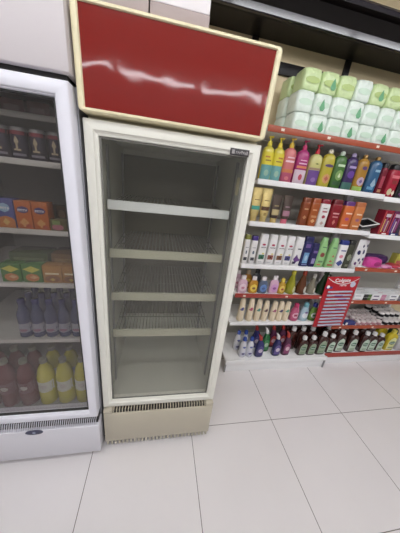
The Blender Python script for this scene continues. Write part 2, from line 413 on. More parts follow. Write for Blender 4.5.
# ------------------------------------------------------------------ shelving
SY = .564; BX = [.882, 1.900, 2.918]
def bay(i, label, shelves, deck):
    x0, x1 = BX[i], BX[i + 1]; t = thing('shelving_bay', label, 'shelving', (0, 0, 0), 0, 'shelving bays along the back wall')
    a, c = x0 + .002, x1 - .002
    mb = MB(); mb.box(a, c, .905, .925, .0, 1.915, BACKP); mb.build('back_panel', t)
    for x in (a + .001, c - .031):
        mb = MB(); mb.box(x, x + .03, .8705, .9045, 0.0, 1.915, OFFW, .002); mb.build('upright', t)
    for z, m in shelves:
        mb = MB(); mb.box(a + .0005, c - .0005, SY + .0125, .8695, z - .032, z - .010, OFFW, .001); s_ = mb.build('shelf', t)
        mb = MB(); mb.box(a, c, SY, SY + .012, z - .035, z, m, .0025); r = mb.build('price_rail', s_)
        for k in range(3):
            if m is OFFW: continue
            xx = a + .10 + .34 * k + random.uniform(-.04, .04); tm = mat('price_ticket', (238, 226, 214), .5)
            mb = MB(); mb.box(xx, xx + .022, SY - .0012, SY - .0002, z - .024, z - .010, tm); mb.build('price_tag', r)
    y0, z, m = deck
    mb = MB(); mb.box(a, c, y0 + .0125, .8695, z - .03, z - .008, OFFW, .001); s_ = mb.build('base_deck', t)
    mb = MB(); mb.box(a, c, y0, y0 + .012, z - .045, z, m, .002); mb.build('price_rail', s_)
    mb = MB(); mb.box(a + .004, c - .004, y0 + .016, y0 + .03, 0.0, z - .0305, OFFW, .001); mb.build('kick_plate', t)
    for x in (a - .0, c - .012):
        mb = MB(); mb.box(x, x + .010, y0 + .004, y0 + .0155, 0, z - .046, STEEL); mb.build('base_foot', t)
bay(0, 'white metal shelving bay directly right of the fridge, full of bottles', [(1.928, REDR), (1.622, OFFW), (1.343, OFFW), (1.018, OFFW), (.759, REDF), (.486, OFFW)], (.484, .138, OFFW))
bay(1, 'shelving bay with red shelf edges at the right edge of the picture', [(1.928, REDR), (1.609, OFFW), (1.325, OFFW), (1.036, REDR), (.715, REDR), (.436, REDR)], (.520, .140, REDF))
def sz(i, k): return [[1.918, 1.612, 1.333, 1.008, .749, .476, .130], [1.918, 1.599, 1.315, 1.026, .705, .426, .132]][i][k] + .0004

# ------------------------------------------------------------------ product kinds
def cols(c): return mat('print_%d_%d_%d' % c, soft(c), .35)
def bottle(name, label, cat, loc, prof, body, cap=None, capm=None, prints=(), group=None, rotz=0, pump=None, seg=24, txt=None, cx=0, capname='cap'):
    """body loft + cap loft + optional pump + printed label patches"""
    t = thing(name, label, cat, loc, rotz, group)
    mb = MB(); loft(mb, prof, body, seg); bo = mb.build('body', t, ang=50)
    if cap:
        mb = MB(); loft(mb, [(p[0] + .0004,) + tuple(p[1:]) for p in cap], capm, seg, cx); ca = mb.build(capname, t, ang=50)
    if pump:
        z, pm = pump
        mb = MB(); loft(mb, [(z, .012, .012), (z + .012, .012, .012), (z + .013, .005, .005), (z + .028, .005, .005), (z + .029, .013, .009), (z + .036, .013, .009), (z + .040, .009, .006)], pm, 16)
        pu = mb.build('pump_head', t, ang=40)
        mb = MB(); tube(mb, [(0, -.008, z + .034), (0, -.030, z + .034), (0, -.036, z + .028)], .004, pm, 8); mb.build('nozzle', pu)
    if prints:
        mb = MB()
        if len(prints) > 1 and not (prints[0][0] <= min(p[0] for p in prints) and prints[0][1] >= max(p[1] for p in prints) and prints[0][3] > .75):
            patch(mb, prof, min(p[0] for p in prints) - .002, max(p[1] for p in prints) + .002, -.94, .94, body, .0003)
        for i, p in enumerate(prints):
            z0, z1, u0, u1, c = p[:5]; patch(mb, prof, z0, z1, u0, u1, cols(c), .0006 + .0003 * i, p[5] if len(p) > 5 else 'rect')
        la = mb.build('label', t)
        if txt:
            s, size, c, z, w = txt; hw, hd, nn = interp(prof, z)
            text(s, size, cols(c), la, (0, -hd - .0010 - .0003 * len(prints), z), width=w, bold=.0002)
    return t
def P_shampoo(w, d, h, n=3.0, sh=.79):
    w *= 1.07
    w /= 2; d /= 2
    return [(0, w*.90, d*.90, n), (.004, w*.97, d*.97, n), (h*.3, w, d, n), (h*sh, w*.98, d*.97, n), (h*(sh+.10), w*.84, d*.87, n), (h*(sh+.15), w*.50, d*.6, 2.3), (h*(sh+.165), .014, .014, 2)]
def P_flat(w, d, h, n=4.0):   # flat front bottle nearly up to its wide cap
    w /= 2; d /= 2
    return [(0, w*.93, d*.9, n), (.004, w, d, n), (h*.80, w, d, n), (h*.84, w*.94, d*.92, n), (h*.845, w*.9, d*.88, n)]
def C_flat(w, d, h, n=4.0):
    w /= 2; d /= 2
    return [(h*.845, w*.94, d*.92, n), (h*.97, w*.90, d*.86, n), (h*.995, w*.82, d*.76, n), (h, w*.7, d*.6, n)]

G1 = 'pump and shampoo bottles on the uppermost bottle shelf'
z1 = sz(0, 1); yf = SY + .050
def p1(x, w, h, body, prints, label, pumpm=None, capm=None, d=.058, name='pump_bottle', n=2.6, y=yf):
    pr = P_shampoo(w, d, h, n)
    if pumpm: return bottle(name, label, 'bottle', (x, y, z1), pr, body, [(pr[-1][0], .015, .015), (pr[-1][0] + .016, .015, .015)], pumpm, prints, G1, pump=(pr[-1][0] + .0168, pumpm), capname='collar')
    zt = pr[-1][0]
    return bottle(name, label, 'bottle', (x, y, z1), pr, body, [(zt, .016, .016), (zt + .018, .016, .016), (zt + .024, .012, .012)], capm, prints, G1)
YE = (226, 208, 40); TEAL = (104, 168, 168)
PL = lambda c, r=.25: mat('gloss_%d_%d_%d' % c, soft(c), r, coat=.3)
p1(.938, .072, .218, PL((214, 200, 60)), [(.010, .098, -.93, .93, TEAL), (.100, .172, -.93, .93, YE), (.12, .128, -.5, .5, (150, 120, 40)), (.14, .150, -.6, .2, (190, 120, 40)), (.03, .07, -.4, .4, (150, 190, 170), 'oval')], 'yellow pump bottle with teal label, first beside the fridge', PL((228, 210, 50)))
p1(1.012, .072, .218, PL((214, 200, 60)), [(.010, .098, -.93, .93, TEAL), (.100, .172, -.93, .93, YE), (.12, .128, -.5, .5, (150, 120, 40)), (.14, .150, -.2, .6, (190, 120, 40)), (.03, .07, -.4, .4, (150, 190, 170), 'oval')], 'yellow pump bottle with teal label, touching the salmon pink pump bottle', PL((232, 206, 50)))
p1(1.092, .082, .228, PL((216, 112, 112)), [(.012, .066, -.93, .93, (188, 76, 108)), (.068, .088, -.9, .9, (206, 120, 60)), (.13, .142, -.7, .7, (240, 200, 210)), (.155, .163, -.5, .6, (240, 190, 200)), (.02, .045, -.4, .3, (220, 120, 130), 'oval')], 'salmon pink pump bottle with a yellow pump', PL((226, 186, 50)))
p1(1.188, .086, .228, PL((178, 44, 118)), [(.010, .095, -.93, .93, (214, 190, 206)), (.03, .07, -.3, .3, (200, 70, 90), 'oval'), (.105, .120, -.8, .8, (226, 120, 80)), (.13, .138, -.6, .6, (236, 180, 214)), (.15, .156, -.5, .5, (236, 170, 206))], 'magenta pump bottle with a pale lower label', PL((206, 50, 110)))
p1(1.290, .086, .216, PL((206, 200, 120)), [(.010, .105, -.93, .93, (112, 70, 150)), (.03, .06, -.4, .4, (150, 110, 180), 'oval'), (.107, .120, -.9, .9, (160, 130, 100)), (.14, .150, -.3, .3, (110, 120, 50), 'dia')], 'cream pump bottle with purple lower half and red pump', PL((200, 46, 60)))
CL = mat('clear_cap', (196, 190, 170), .2)
p1(1.388, .084, .232, PL((190, 176, 44)), [(.135, .155, -.7, .7, (90, 60, 110), 'oval'), (.03, .095, -.6, .6, (208, 150, 90), 'oval'), (.045, .08, -.35, .35, (190, 90, 80), 'dia')], 'yellow olive bottle with purple emblem and clear cap', None, CL, name='shampoo_bottle')
p1(1.482, .084, .232, PL((62, 110, 46)), [(.15, .165, -.6, .6, (196, 220, 180)), (.06, .13, -.6, .6, (120, 160, 80), 'oval'), (.03, .055, -.7, .7, (40, 80, 40)), (.08, .11, -.3, .3, (210, 220, 180), 'leaf')], 'green bottle with a pale leafy label and white cap', None, mat('frost_cap', (180, 196, 180), .3), name='shampoo_bottle')
p1(1.574, .084, .232, PL((62, 42, 100)), [(.012, .058, -.93, .93, (60, 110, 100)), (.15, .165, -.6, .6, (170, 150, 200)), (.085, .135, -.6, .6, (104, 60, 160), 'oval')], 'dark purple bottle with a teal-green lower label', None, mat('lilac_cap', (150, 136, 170), .3), name='shampoo_bottle')
p1(1.668, .084, .236, PL((180, 128, 34)), [(.012, .040, -.93, .93, (150, 190, 80)), (.15, .175, -.45, .45, (90, 60, 120), 'oval'), (.045, .105, -.6, .6, (196, 170, 190), 'oval'), (.06, .09, -.3, .3, (110, 80, 150), 'dia')], 'golden bottle with purple emblems and lime foot', None, mat('brass_cap', (140, 110, 60), .3, metal=.4), name='shampoo_bottle')
p1(1.776, .090, .236, PL((46, 96, 140)), [(.15, .165, -.3, .6, (150, 190, 214)), (.05, .11, -.5, .6, (150, 180, 200), 'leaf'), (.03, .05, -.7, .3, (90, 150, 190))], 'steel blue bottle with a pale wave label', None, mat('brass_cap', (140, 110, 60), .3), name='shampoo_bottle')
pr = P_flat(.046, .05, .22)
bottle('hair_product_bottle', 'slim dark red bottle with black top beside the steel blue bottle', 'bottle', (1.853, yf, z1), pr, PL((130, 22, 44)), C_flat(.046, .05, .22), BLACK, [(.05, .13, -.6, .6, (180, 60, 80)), (.02, .04, -.6, .6, (200, 130, 90))], G1)
z1b = sz(1, 1)
pr = P_flat(.090, .06, .232)
bottle('hair_product_bottle', 'wide red bottle with black cap over the shelf joint', 'bottle', (1.955, yf, z1b), pr, PL((186, 32, 58)), C_flat(.090, .06, .232), BLACK, [(.14, .16, -.7, .7, (226, 110, 120)), (.10, .125, -.4, .5, (150, 40, 40)), (.02, .07, -.7, .1, (206, 190, 150), 'oval'), (.02, .06, .1, .8, (240, 220, 200), 'dia')], G1)
bottle('hair_product_bottle', 'black bottle with red flower label at the right picture edge', 'bottle', (2.055, yf, z1b), pr, PL((28, 24, 30)), C_flat(.09, .06, .232), BLACK, [(.02, .06, -.6, .6, (110, 60, 110), 'dia'), (.13, .16, -.5, .5, (150, 40, 60), 'oval')], G1)

# second bottle shelf: tubes, boxes
G2 = 'hair care bottles and tubes on the second bottle shelf'
z2 = sz(0, 2)
GOLD = mat('gold_foil', (222, 200, 136), .3, metal=.6, mottle=.15, scale=40, bump=.5, bscale=50); BRONZE = mat('bronze_foil', (84, 72, 66), .3, metal=.4)
def tubep(x, h, body, capm, prints, label, w=.074):
    t = thing('cream_tube', label, 'tube', (x, yf + .005, z2), 0, G2)
    mb = MB(); loft(mb, [(0, .021, .017), (.002, .023, .019), (.035, .024, .020), (.037, .022, .018)], capm, 24); mb.build('cap', t)
    pr = [(.0375, .024, .020), (.06, w*.44, .020, 2.1), (h*.6, w*.47, .014, 2.1), (h*.9, w*.5, .004, 2.2), (h, w*.5, .0018, 2.4)]
    mb = MB(); loft(mb, pr, body, 24); mb.build('body', t)
    mb = MB(); patch(mb, pr, min(p[0] for p in prints) - .002, max(p[1] for p in prints) + .002, -.93, .93, body, .0003)
    for i, p in enumerate(prints): patch(mb, pr, p[0], p[1], p[2], p[3], cols(p[4]), .0006 + .0003*i, p[5] if len(p) > 5 else 'rect')
    mb.build('label', t)
tubep(.925, .235, GOLD, GOLD, [(.085, .112, -.9, .9, (70, 170, 150)), (.150, .156, -.5, .5, (150, 120, 60))], 'gold cream tube with a turquoise band, next to the fridge')
tubep(1.000, .235, GOLD, GOLD, [(.085, .112, -.9, .9, (96, 64, 44)), (.150, .156, -.5, .5, (150, 120, 60)), (.05, .07, -.3, .3, (170, 140, 70))], 'gold cream tube with a brown band')
tubep(1.082, .200, BRONZE, GOLD, [(.06, .10, -.8, .8, (190, 170, 120)), (.12, .13, -.5, .5, (150, 130, 90))], 'dark bronze cream tube with a gold lower label')
tubep(1.168, .205, BRONZE, mat('rose_cap', (206, 110, 130), .3), [(.06, .098, -.8, .8, (176, 120, 140)), (.12, .13, -.5, .5, (150, 120, 130))], 'dark cream tube with a pink cap')
def p2(x, w, h, body, capm, prints, label, d=.045, y=yf): 
    pr = P_flat(w, d, h, 5)
    return bottle('conditioner_bottle', label, 'bottle', (x, y, z2), pr, body, C_flat(w, d, h, 5), capm, prints, G2)
OB = (176, 84, 34)
p2(1.318, .062, .206, PL((150, 70, 36)), PL((140, 64, 34)), [(.05, .08, -.5, .5, (196, 130, 80), 'dia'), (.12, .13, -.5, .5, (206, 150, 100))], 'rust brown bottle, leftmost of the brown and orange ones', y=yf + .01)
p2(1.386, .070, .208, PL(OB), PL((176, 80, 34)), [(.03, .06, -.5, .5, (226, 170, 110), 'dia'), (.07, .085, -.6, .6, (206, 140, 90)), (.12, .13, -.6, .3, (226, 160, 110))], 'burnt orange bottle just left of the white one')
p2(1.466, .078, .208, PL((236, 230, 228)), PL((150, 26, 46)), [(.115, .125, -.5, .5, (180, 60, 80)), (.07, .095, -.35, .35, (170, 30, 60), 'oval'), (.02, .05, -.4, .4, (196, 160, 150), 'dia'), (.14, .147, -.5, .3, (140, 120, 120))], 'white bottle with a dark red cap among orange bottles')
p2(1.566, .088, .216, PL((150, 26, 38)), PL((120, 20, 30)), [(.11, .12, -.6, .6, (226, 160, 160)), (.03, .07, -.3, .3, (206, 110, 100), 'dia'), (.085, .095, -.5, .5, (206, 130, 130))], 'dark red bottle between the white and orange bottles')
p2(1.672, .088, .214, PL((220, 104, 44)), PL((100, 50, 120)), [(.12, .13, -.5, .7, (250, 210, 180)), (.07, .095, -.4, .4, (170, 60, 120), 'oval'), (.03, .04, -.6, .6, (240, 190, 150))], 'orange bottle with a purple cap')
p2(1.768, .088, .216, PL((214, 124, 64)), PL((200, 110, 60)), [(.12, .13, -.5, .6, (240, 206, 170)), (.07, .095, -.4, .4, (150, 80, 110), 'oval'), (.03, .04, -.6, .6, (240, 200, 160))], 'pale orange bottle with matching cap beside the tilted black tray')
# tilted black display tray
t = thing('display_tray', 'tilted black plastic tray with a white rim beside the pale orange bottle', 'tray', (1.905, SY + .082, z2), 0)
mb = MB(); Rr = lambda i, y, z: [(-.07 + i, -.06 + i, z), (.07 - i, -.06 + i, z), (.07 - i, .06 - i, z), (-.07 + i, .06 - i, z)]
ry = Matrix.Rotation(math.radians(12), 4, 'X') @ Matrix.Rotation(math.radians(-14), 4, 'Y')
def rot(pts): return [tuple(ry @ Vector(p) + Vector((.0, .0, .053))) for p in pts]
mb.rings([rot(Rr(.012, 0, -.02)), rot(Rr(0, 0, .012)), rot(Rr(.006, 0, .012)), rot(Rr(.016, 0, -.014))], BLACK); mb.build('tray_body', t)
mb = MB(); mb.rings([rot(Rr(-.003, 0, .0125)), rot(Rr(-.003, 0, .017)), rot(Rr(.007, 0, .017)), rot(Rr(.007, 0, .0125))], WHITE, loop=True); mb.build('rim', t)
mb = MB(); mb.rings([[(-.02, .0, .0), (.02, .0, 0), (.02, .03, 0), (-.02, .03, 0)], [(-.02, .0, .030), (.02, .0, .030), (.02, .03, .040), (-.02, .03, .040)]], WHITE); mb.build('stand', t)
# hair colour boxes on second bay
z2b = sz(1, 2)
def hbox(x, w, c, mk, label, h=.20, d=.07, y=SY + .06):
    t = thing('hair_colour_box', label, 'box', (x, y, z2b), 0, 'hair colour boxes at the right')
    mb = MB(); mb.box(-w/2, w/2, -d/2, d/2, 0, h, PL(c), .002); bb = mb.build('box_body', t)
    mb = MB(); pr = [(0, w/2, d/2, 40), (h, w/2, d/2, 40)]
    for i, p in enumerate(mk): patch(mb, pr, p[0]*h, p[1]*h, p[2], p[3], cols(p[4]), .0006 + .0003*i, p[5] if len(p) > 5 else 'rect')
    mb.build('print', bb)
hbox(2.035, .085, (150, 30, 50), [(.05, .95, -.9, -.6, (190, 50, 56)), (.05, .66, -.5, -.25, (214, 170, 90)), (.2, .8, -.15, .1, (150, 60, 130)), (.05, .6, .2, .45, (206, 180, 180)), (.1, .9, .55, .8, (176, 60, 70)), (.74, .86, -.5, .5, (206, 190, 196))], 'dark red hair colour box next to the black tray')
hbox(2.125, .085, (120, 46, 90), [(.05, .9, -.9, -.65, (200, 60, 90)), (.1, .7, -.5, -.2, (110, 80, 160)), (.05, .6, -.05, .2, (206, 190, 200)), (.2, .9, .35, .6, (150, 60, 130)), (.76, .88, -.6, .6, (206, 180, 200))], 'plum hair colour box, second from the black tray')
hbox(2.215, .085, (70, 60, 80), [(.7, .86, -.7, .7, (196, 170, 190)), (.05, .6, -.4, .6, (190, 140, 120), 'oval')], 'dark grey hair colour box at the right picture edge')
for k, c in enumerate(((196, 50, 60), (60, 70, 130))):
    hb = [(.0, .032, .02, 30), (.026, .032, .02, 30)]
    t = thing('small_carton', ['small flat red carton lying at the foot of the hair colour boxes', 'small flat blue carton lying at the foot of the hair colour boxes'][k], 'box', (2.055 + .09 * k, SY - .0 + .0245 - .0105 + .0005 + .0, z2b), 0, 'small cartons before the hair colour boxes')
    t.location.y = SY + .0125 + .010; 
    mb = MB(); mb.box(-.04, .04, -.009, .0015, 0, .028, PL(c), .001); bb = mb.build('box_body', t)
    mb = MB(); mb.box(-.03, .01, -.0098, -.0089, .012, .022, cols((236, 230, 230))); mb.build('print', bb)

# third shelf
G3 = 'shampoo bottles on the third bottle shelf'
z3 = sz(0, 3)
def slim(x, w, h, body, capm, prints, label, d=.042, n=4, txt=None, y=yf):
    pr = P_flat(w, d, h, n)
    return bottle('shampoo_bottle', label, 'bottle', (x, y, z3), pr, body, C_flat(w, d, h, n), capm, prints, G3, txt=txt)
PW = PL((238, 236, 236)); DK = (70, 70, 80)
slim(.915, .044, .228, PW, PL((126, 130, 50)), [(.03, .055, -.6, .6, DK), (.08, .11, -.25, .25, (110, 116, 130), 'oval'), (.13, .135, -.5, .5, (150, 150, 160))], 'slim white bottle with an olive cap')
slim(.972, .050, .222, PW, PL((76, 56, 140)), [(.03, .055, -.6, .6, DK), (.08, .11, -.3, .3, (90, 100, 120), 'oval'), (.13, .135, -.5, .5, (150, 150, 160))], 'slim white bottle with a violet cap')
cm = {0: ((60, 120, 90), 'green'), 1: ((150, 76, 60), 'rust'), 2: ((126, 80, 56), 'brown'), 3: ((62, 60, 120), 'blue')}
for k, x in enumerate((1.046, 1.122, 1.198, 1.270)):
    slim(x, .066, .240, PW, PW, [(.045, .082, -.75, .6, cm[k][0]), (.055, .07, -.3, .2, (40, 40, 50), 'dia'), (.084, .098, -.1, .5, (226, 206, 110), 'oval'), (.155, .171, -.4, .4, (186, 40, 80), 'oval'), (.02, .026, -.6, .2, (190, 190, 196))], 'white shampoo bottle with a %s picture on its label' % cm[k][1], txt=('PANTENE', .012, (60, 60, 70), .140, .044))
slim(1.348, .070, .238, PW, PW, [(.02, .10, -.8, .5, (96, 56, 130), 'dia'), (.04, .07, -.5, .8, (120, 70, 150), 'oval'), (.14, .150, -.3, .5, (40, 40, 60)), (.02, .04, -.8, -.2, (50, 40, 70))], 'white bottle with a purple orchid print')
slim(1.428, .078, .248, PL((42, 44, 104)), PL((38, 38, 92)), [(.03, .12, -.6, .5, (110, 160, 206)), (.05, .10, -.3, .3, (170, 200, 226), 'oval'), (.16, .19, -.7, .3, (110, 80, 150)), (.015, .022, -.6, .6, (130, 140, 190))], 'tall navy blue bottle with a pale blue square')
slim(1.500, .058, .200, PL((44, 40, 96)), PL((40, 36, 90)), [(.03, .075, -.5, .5, (150, 140, 190)), (.12, .14, -.6, .6, (120, 90, 160))], 'shorter navy bottle with a lilac label')
def pyr(x, w, h, body, prints, label):
    pr = [(0, w*.48, .022, 3.5), (.004, w*.5, .024, 3.5), (h*.35, w*.5, .024, 3.5), (h*.75, w*.40, .021, 3.5), (h*.84, w*.33, .019, 3.2)]
    return bottle('shampoo_bottle', label, 'bottle', (x, yf, z3), pr, body, [(h*.84, w*.31, .018, 3), (h*.98, w*.27, .016, 3), (h, w*.22, .012, 3)], body, prints, G3)
GR = PL((150, 204, 130))
pyr(1.566, .080, .250, GR, [(.09, .13, -.5, .5, (150, 70, 60), 'oval'), (.045, .06, -.5, .5, (90, 130, 80)), (.02, .032, -.6, .2, (206, 110, 70)), (.17, .178, -.5, .5, (60, 120, 70))], 'light green bottle with a reddish oval picture')
pyr(1.662, .080, .250, GR, [(.05, .07, -.5, .3, (190, 80, 60), 'dia'), (.095, .115, -.2, .5, (190, 90, 60), 'leaf'), (.02, .035, -.6, .6, (176, 90, 60)), (.17, .178, -.5, .5, (60, 120, 70))], 'light green bottle with small orange prints, right of its twin')
slim(1.752, .078, .240, PW, PL((44, 56, 140)), [(.02, .075, -.9, .9, (60, 76, 150), 'dia'), (.09, .12, -.6, .3, (226, 130, 150), 'oval'), (.15, .16, -.6, .6, (60, 70, 140))], 'white bottle with blue cap and blue swoosh')
slim(1.826, .060, .244, PL((70, 72, 56)), PL((50, 48, 46)), [(.07, .13, -.6, .6, (140, 146, 120), 'oval'), (.02, .04, -.5, .5, (120, 124, 100))], 'dark olive bottle with an oval label')
# white refill pouch
def pouch(x, w, h, label, rz, zz, y):
    t = thing('refill_pouch', label, 'pouch', (x, y, zz), rz, 'white refill pouches')
    pr = [(0, w*.46, .022, 2.2), (.006, w*.49, .024, 2.2), (h*.4, w*.5, .018, 2.2), (h*.85, w*.48, .006, 2.4), (h, w*.48, .0015, 3)]
    mb = MB(); loft(mb, pr, PW); bo = mb.build('pouch_body', t)
    mb = MB()
    for i, p in enumerate([(.05, .085, -.2, .6, (60, 56, 110), 'dia'), (.11, .15, -.7, .1, (50, 50, 100), 'oval'), (.17, .20, .2, .8, (44, 46, 96), 'dia'), (.02, .05, -.7, -.2, (110, 60, 120), 'oval')]): patch(mb, pr, p[0], p[1], p[2], p[3], cols(p[4]), .0006 + .0003*i, p[5])
    mb.build('print', t)
    mb = MB(); mb.box(-w*.42, w*.42, -.0026, .0026, h - .006, h + .006, PW, .001); mb.build('seal', t)
pouch(1.918, .072, .235, 'white refill pouch with navy print, beside the dark olive bottle', 0, sz(1, 3), SY + .046)
pouch(1.988, .062, .225, 'white refill pouch with navy print, nearest the pink bag', 0, sz(1, 3), SY + .075)
# pink bag & purple packs & yellow box on the second bay
z3b = sz(1, 3)
PINK = mat('pink_film', (206, 70, 150), .3, bump=.5, bscale=40); PURP = mat('purple_film', (66, 36, 86), .3, bump=.4, bscale=40)
def lump(name, label, cat, x, y, z, w, d, h, m, group, pm, rz=0):
    t = thing(name, label, cat, (x, y, z), rz, group)
    pr = [(0, w*.40, d*.38, 2.4), (h*.12, w*.48, d*.47, 2.6), (h*.5, w*.5, d*.5, 2.6), (h*.85, w*.44, d*.42, 2.6), (h, w*.26, d*.2, 2.4)]
    mb = MB(); loft(mb, pr, m, 28); bo = mb.build('pack_body', t)
    mb = MB(); patch(mb, pr, h*.2, h*.7, -.3, .6, pm, .0008, 'oval'); mb.build('print', t)
lump('bagged_pack', 'glossy pink plastic pack lying on the red-edged shelf', 'pack', 2.115, SY + .07, z3b, .17, .10, .085, PINK, 'film packs', cols((176, 40, 120)))
lump('bagged_pack', 'small pale pink pack in front of the purple packs', 'pack', 2.255, SY + .048, z3b, .11, .06, .030, mat('pale_pink_film', (226, 150, 190), .3), 'film packs', cols((206, 90, 150)))
lump('bagged_pack', 'long purple pack lying behind the pink pack', 'pack', 2.26, SY + .19, z3b, .30, .10, .085, PURP, 'film packs', cols((90, 60, 120)))
lump('bagged_pack', 'red film pack at the right picture edge', 'pack', 2.385, SY + .085, z3b, .13, .11, .032, mat('red_film', (186, 50, 70), .3), 'film packs', cols((226, 150, 160)))
t = thing('small_carton', 'yellow-green carton standing behind the purple pack', 'box', (2.50, SY + .16, z3b), 0)
mb = MB(); mb.box(-.055, .055, -.03, .03, 0, .11, PL((190, 180, 70)), .002); bb = mb.build('box_body', t)
mb = MB(); mb.box(-.045, .045, -.031, -.0301, .01, .05, cols((196, 80, 70))); mb.build('print', bb)

# fourth shelf: baby products and oils
G4 = 'baby care bottles on the fourth bottle shelf'; z4 = sz(0, 4)
def baby(x, y, w, h, body, lab, mk, label, capm=None, d=.036):
    w *= .56; d *= .54
    pr = [(0, w*.9, d*.9, 2.5), (.004, w, d, 2.5), (h*.5, w, d, 2.5), (h*.68, w*.88, d*.9, 2.4), (h*.76, w*.55, d*.65, 2.2), (h*.80, w*.42, .011, 2)]
    bottle('baby_bottle', label, 'bottle', (x, y, z4), pr, body, [(h*.80, w*.5, .014), (h*.985, w*.48, .0135), (h, w*.4, .011)], capm or PL((236, 226, 230)), [(h*.10, h*.58, -.72, .72, lab, 'oval'), (h*.25, h*.40, -.35, .35, mk, 'oval')], G4)
baby(.948, yf + .0, .072, .152, PL((222, 178, 200)), (236, 206, 220), (206, 120, 150), 'pink lotion bottle in front at the left end of its shelf')
baby(.930, yf + .085, .072, .165, PL((222, 184, 204)), (236, 206, 220), (206, 120, 150), 'pink lotion bottle half hidden behind the leftmost pink one')
baby(1.042, yf, .070, .146, PL((206, 140, 30)), (240, 206, 70), (150, 100, 60), 'amber baby oil bottle with yellow label and white cap')
baby(1.020, yf + .085, .070, .165, PL((196, 130, 40)), (230, 196, 80), (150, 100, 60), 'amber bottle in the back row behind the amber one', PL((170, 150, 120)))
baby(1.100, yf + .085, .075, .176, PL((72, 76, 80)), (60, 64, 70), (90, 96, 100), 'dark grey bottle in the back row with a black cap', BLACK)
baby(1.128, yf, .072, .146, PL((90, 104, 130)), (96, 140, 206), (70, 90, 150), 'slate bottle with a bright blue oval label')
baby(1.226, yf, .074, .158, PL((226, 176, 204)), (214, 150, 206), (150, 70, 150), 'pink lotion bottle with lilac label in the middle of its shelf')
baby(1.300, yf, .060, .136, PL((196, 150, 34)), (232, 196, 80), (170, 60, 50), 'small amber bottle with yellow cap', PL((226, 196, 70)))
G4b = 'oil and vinegar style bottles on the fourth bottle shelf'
def cone(x, w, h, body, capm, label, lab, y=yf + .016):
    w /= 2
    pr = [(0, w*.9, w*.8), (.004, w, w*.86), (h*.28, w*.98, w*.84), (h*.55, w*.62, w*.56), (h*.78, w*.34, w*.34), (h*.82, w*.34, w*.34)]
    t = bottle('cleaner_bottle', label, 'bottle', (x, y, z4), pr, body, [(h*.82, w*.40, w*.40), (h*.97, w*.36, w*.36), (h, w*.28, w*.28)], capm, [(h*.06, h*.36, .05, .85, lab, 'oval')], G4b)
    return t
cone(1.392, .092, .212, mat('olive_liquid', (150, 148, 44), .15, coat=.4), PL((206, 196, 50)), 'olive yellow tapered bottle with a yellow cap', (206, 206, 150))
cone(1.496, .092, .210, mat('brown_liquid', (96, 56, 34), .15, coat=.4), PL((176, 60, 40)), 'brown tapered bottle with a red cap', (206, 200, 190))
cone(1.596, .080, .180, mat('clear_liquid', (176, 170, 150), .12, trans=.5), PL((190, 186, 176)), 'clear tapered bottle with pale label', (220, 214, 196))
t = cone(1.706, .104, .225, mat('dark_green_liquid', (34, 58, 36), .15, coat=.4), PL((30, 56, 34)), 'dark green jug-shaped bottle with a handle', (150, 170, 150))
mb = MB(); tube(mb, [(.020, 0, .185), (.044, 0, .180), (.052, 0, .15), (.046, 0, .095)], .006, MATS['dark_green_liquid'], 8); mb.build('handle', t)

# fifth shelf: ivory bottles
G5 = 'ivory bottles on the fifth bottle shelf'; z5 = sz(0, 5)
IV = mat('ivory_plastic', (226, 210, 184), .4)
def ivory(x, h, mk, nm, label, w=.064):
    w /= 2
    pr = [(0, w*.95, w*.86), (.004, w, w*.9), (h*.55, w*.94, w*.84), (h*.78, w*.78, w*.7), (h*.80, w*.76, w*.68)]
    bottle('powder_bottle', label, 'bottle', (x, yf, z5), pr, IV, [(h*.80, w*.80, w*.72), (h*.96, w*.70, w*.62), (h, w*.55, w*.5)], IV, [(h*.52, h*.66, -.55, .55, mk, 'dia'), (h*.50, h*.57, -.75, .3, mk, 'oval')], G5)
for k, (x, h, c, nm) in enumerate(((.985, .214, (80, 80, 140), 'leftmost, with a violet mark'), (1.066, .214, (190, 70, 100), 'with a rose mark, second from left'), (1.138, .202, (70, 140, 120), 'with a green mark, third from left'), (1.208, .192, (90, 50, 60), 'with a maroon mark, fourth from left'), (1.288, .186, (176, 90, 120), 'with a pink mark, fifth from left'), (1.352, .186, (90, 76, 110), 'with a grey-violet mark, sixth from left'), (1.414, .186, (70, 140, 110), 'with a green mark, rightmost'))):
    ivory(x, h, c, nm, 'ivory powder bottle ' + nm, .060)
def curvy(x, w, h, body, capm, prints, label, g='fabric care bottles beside the ivory bottles'):
    w /= 2
    pr = [(0, w*.9, w*.6), (.004, w, w*.66), (h*.35, w*.92, w*.6), (h*.6, w*.84, w*.56), (h*.76, w*.56, w*.44), (h*.79, w*.46, w*.4)]
    bottle('fabric_care_bottle', label, 'bottle', (x, yf, z5), pr, body, [(h*.79, w*.52, w*.46), (h*.98, w*.46, w*.42), (h, w*.4, w*.36)], capm, prints, g)
curvy(1.502, .088, .170, PL((206, 90, 130)), PL((196, 50, 100)), [(.03, .09, -.7, .7, (230, 170, 190), 'oval'), (.05, .07, -.4, .4, (170, 40, 80))], 'pink curvy bottle right of the ivory bottles')
curvy(1.598, .088, .178, PL((176, 206, 220)), PL((110, 176, 190)), [(.03, .09, -.7, .7, (226, 230, 236), 'oval'), (.08, .10, -.3, .5, (120, 90, 150), 'oval')], 'pale blue curvy bottle right of the pink one')
curvy(1.690, .080, .178, PL((110, 150, 60)), PL((50, 56, 150)), [(.03, .09, -.7, .7, (226, 230, 226), 'oval'), (.05, .07, -.4, .4, (60, 120, 60))], 'green bottle with blue cap and white label')
curvy(1.775, .084, .182, PL((50, 58, 150)), PL((50, 56, 160)), [(.03, .09, -.6, .6, (200, 206, 226), 'oval')], 'dark blue bottle behind the red display board')

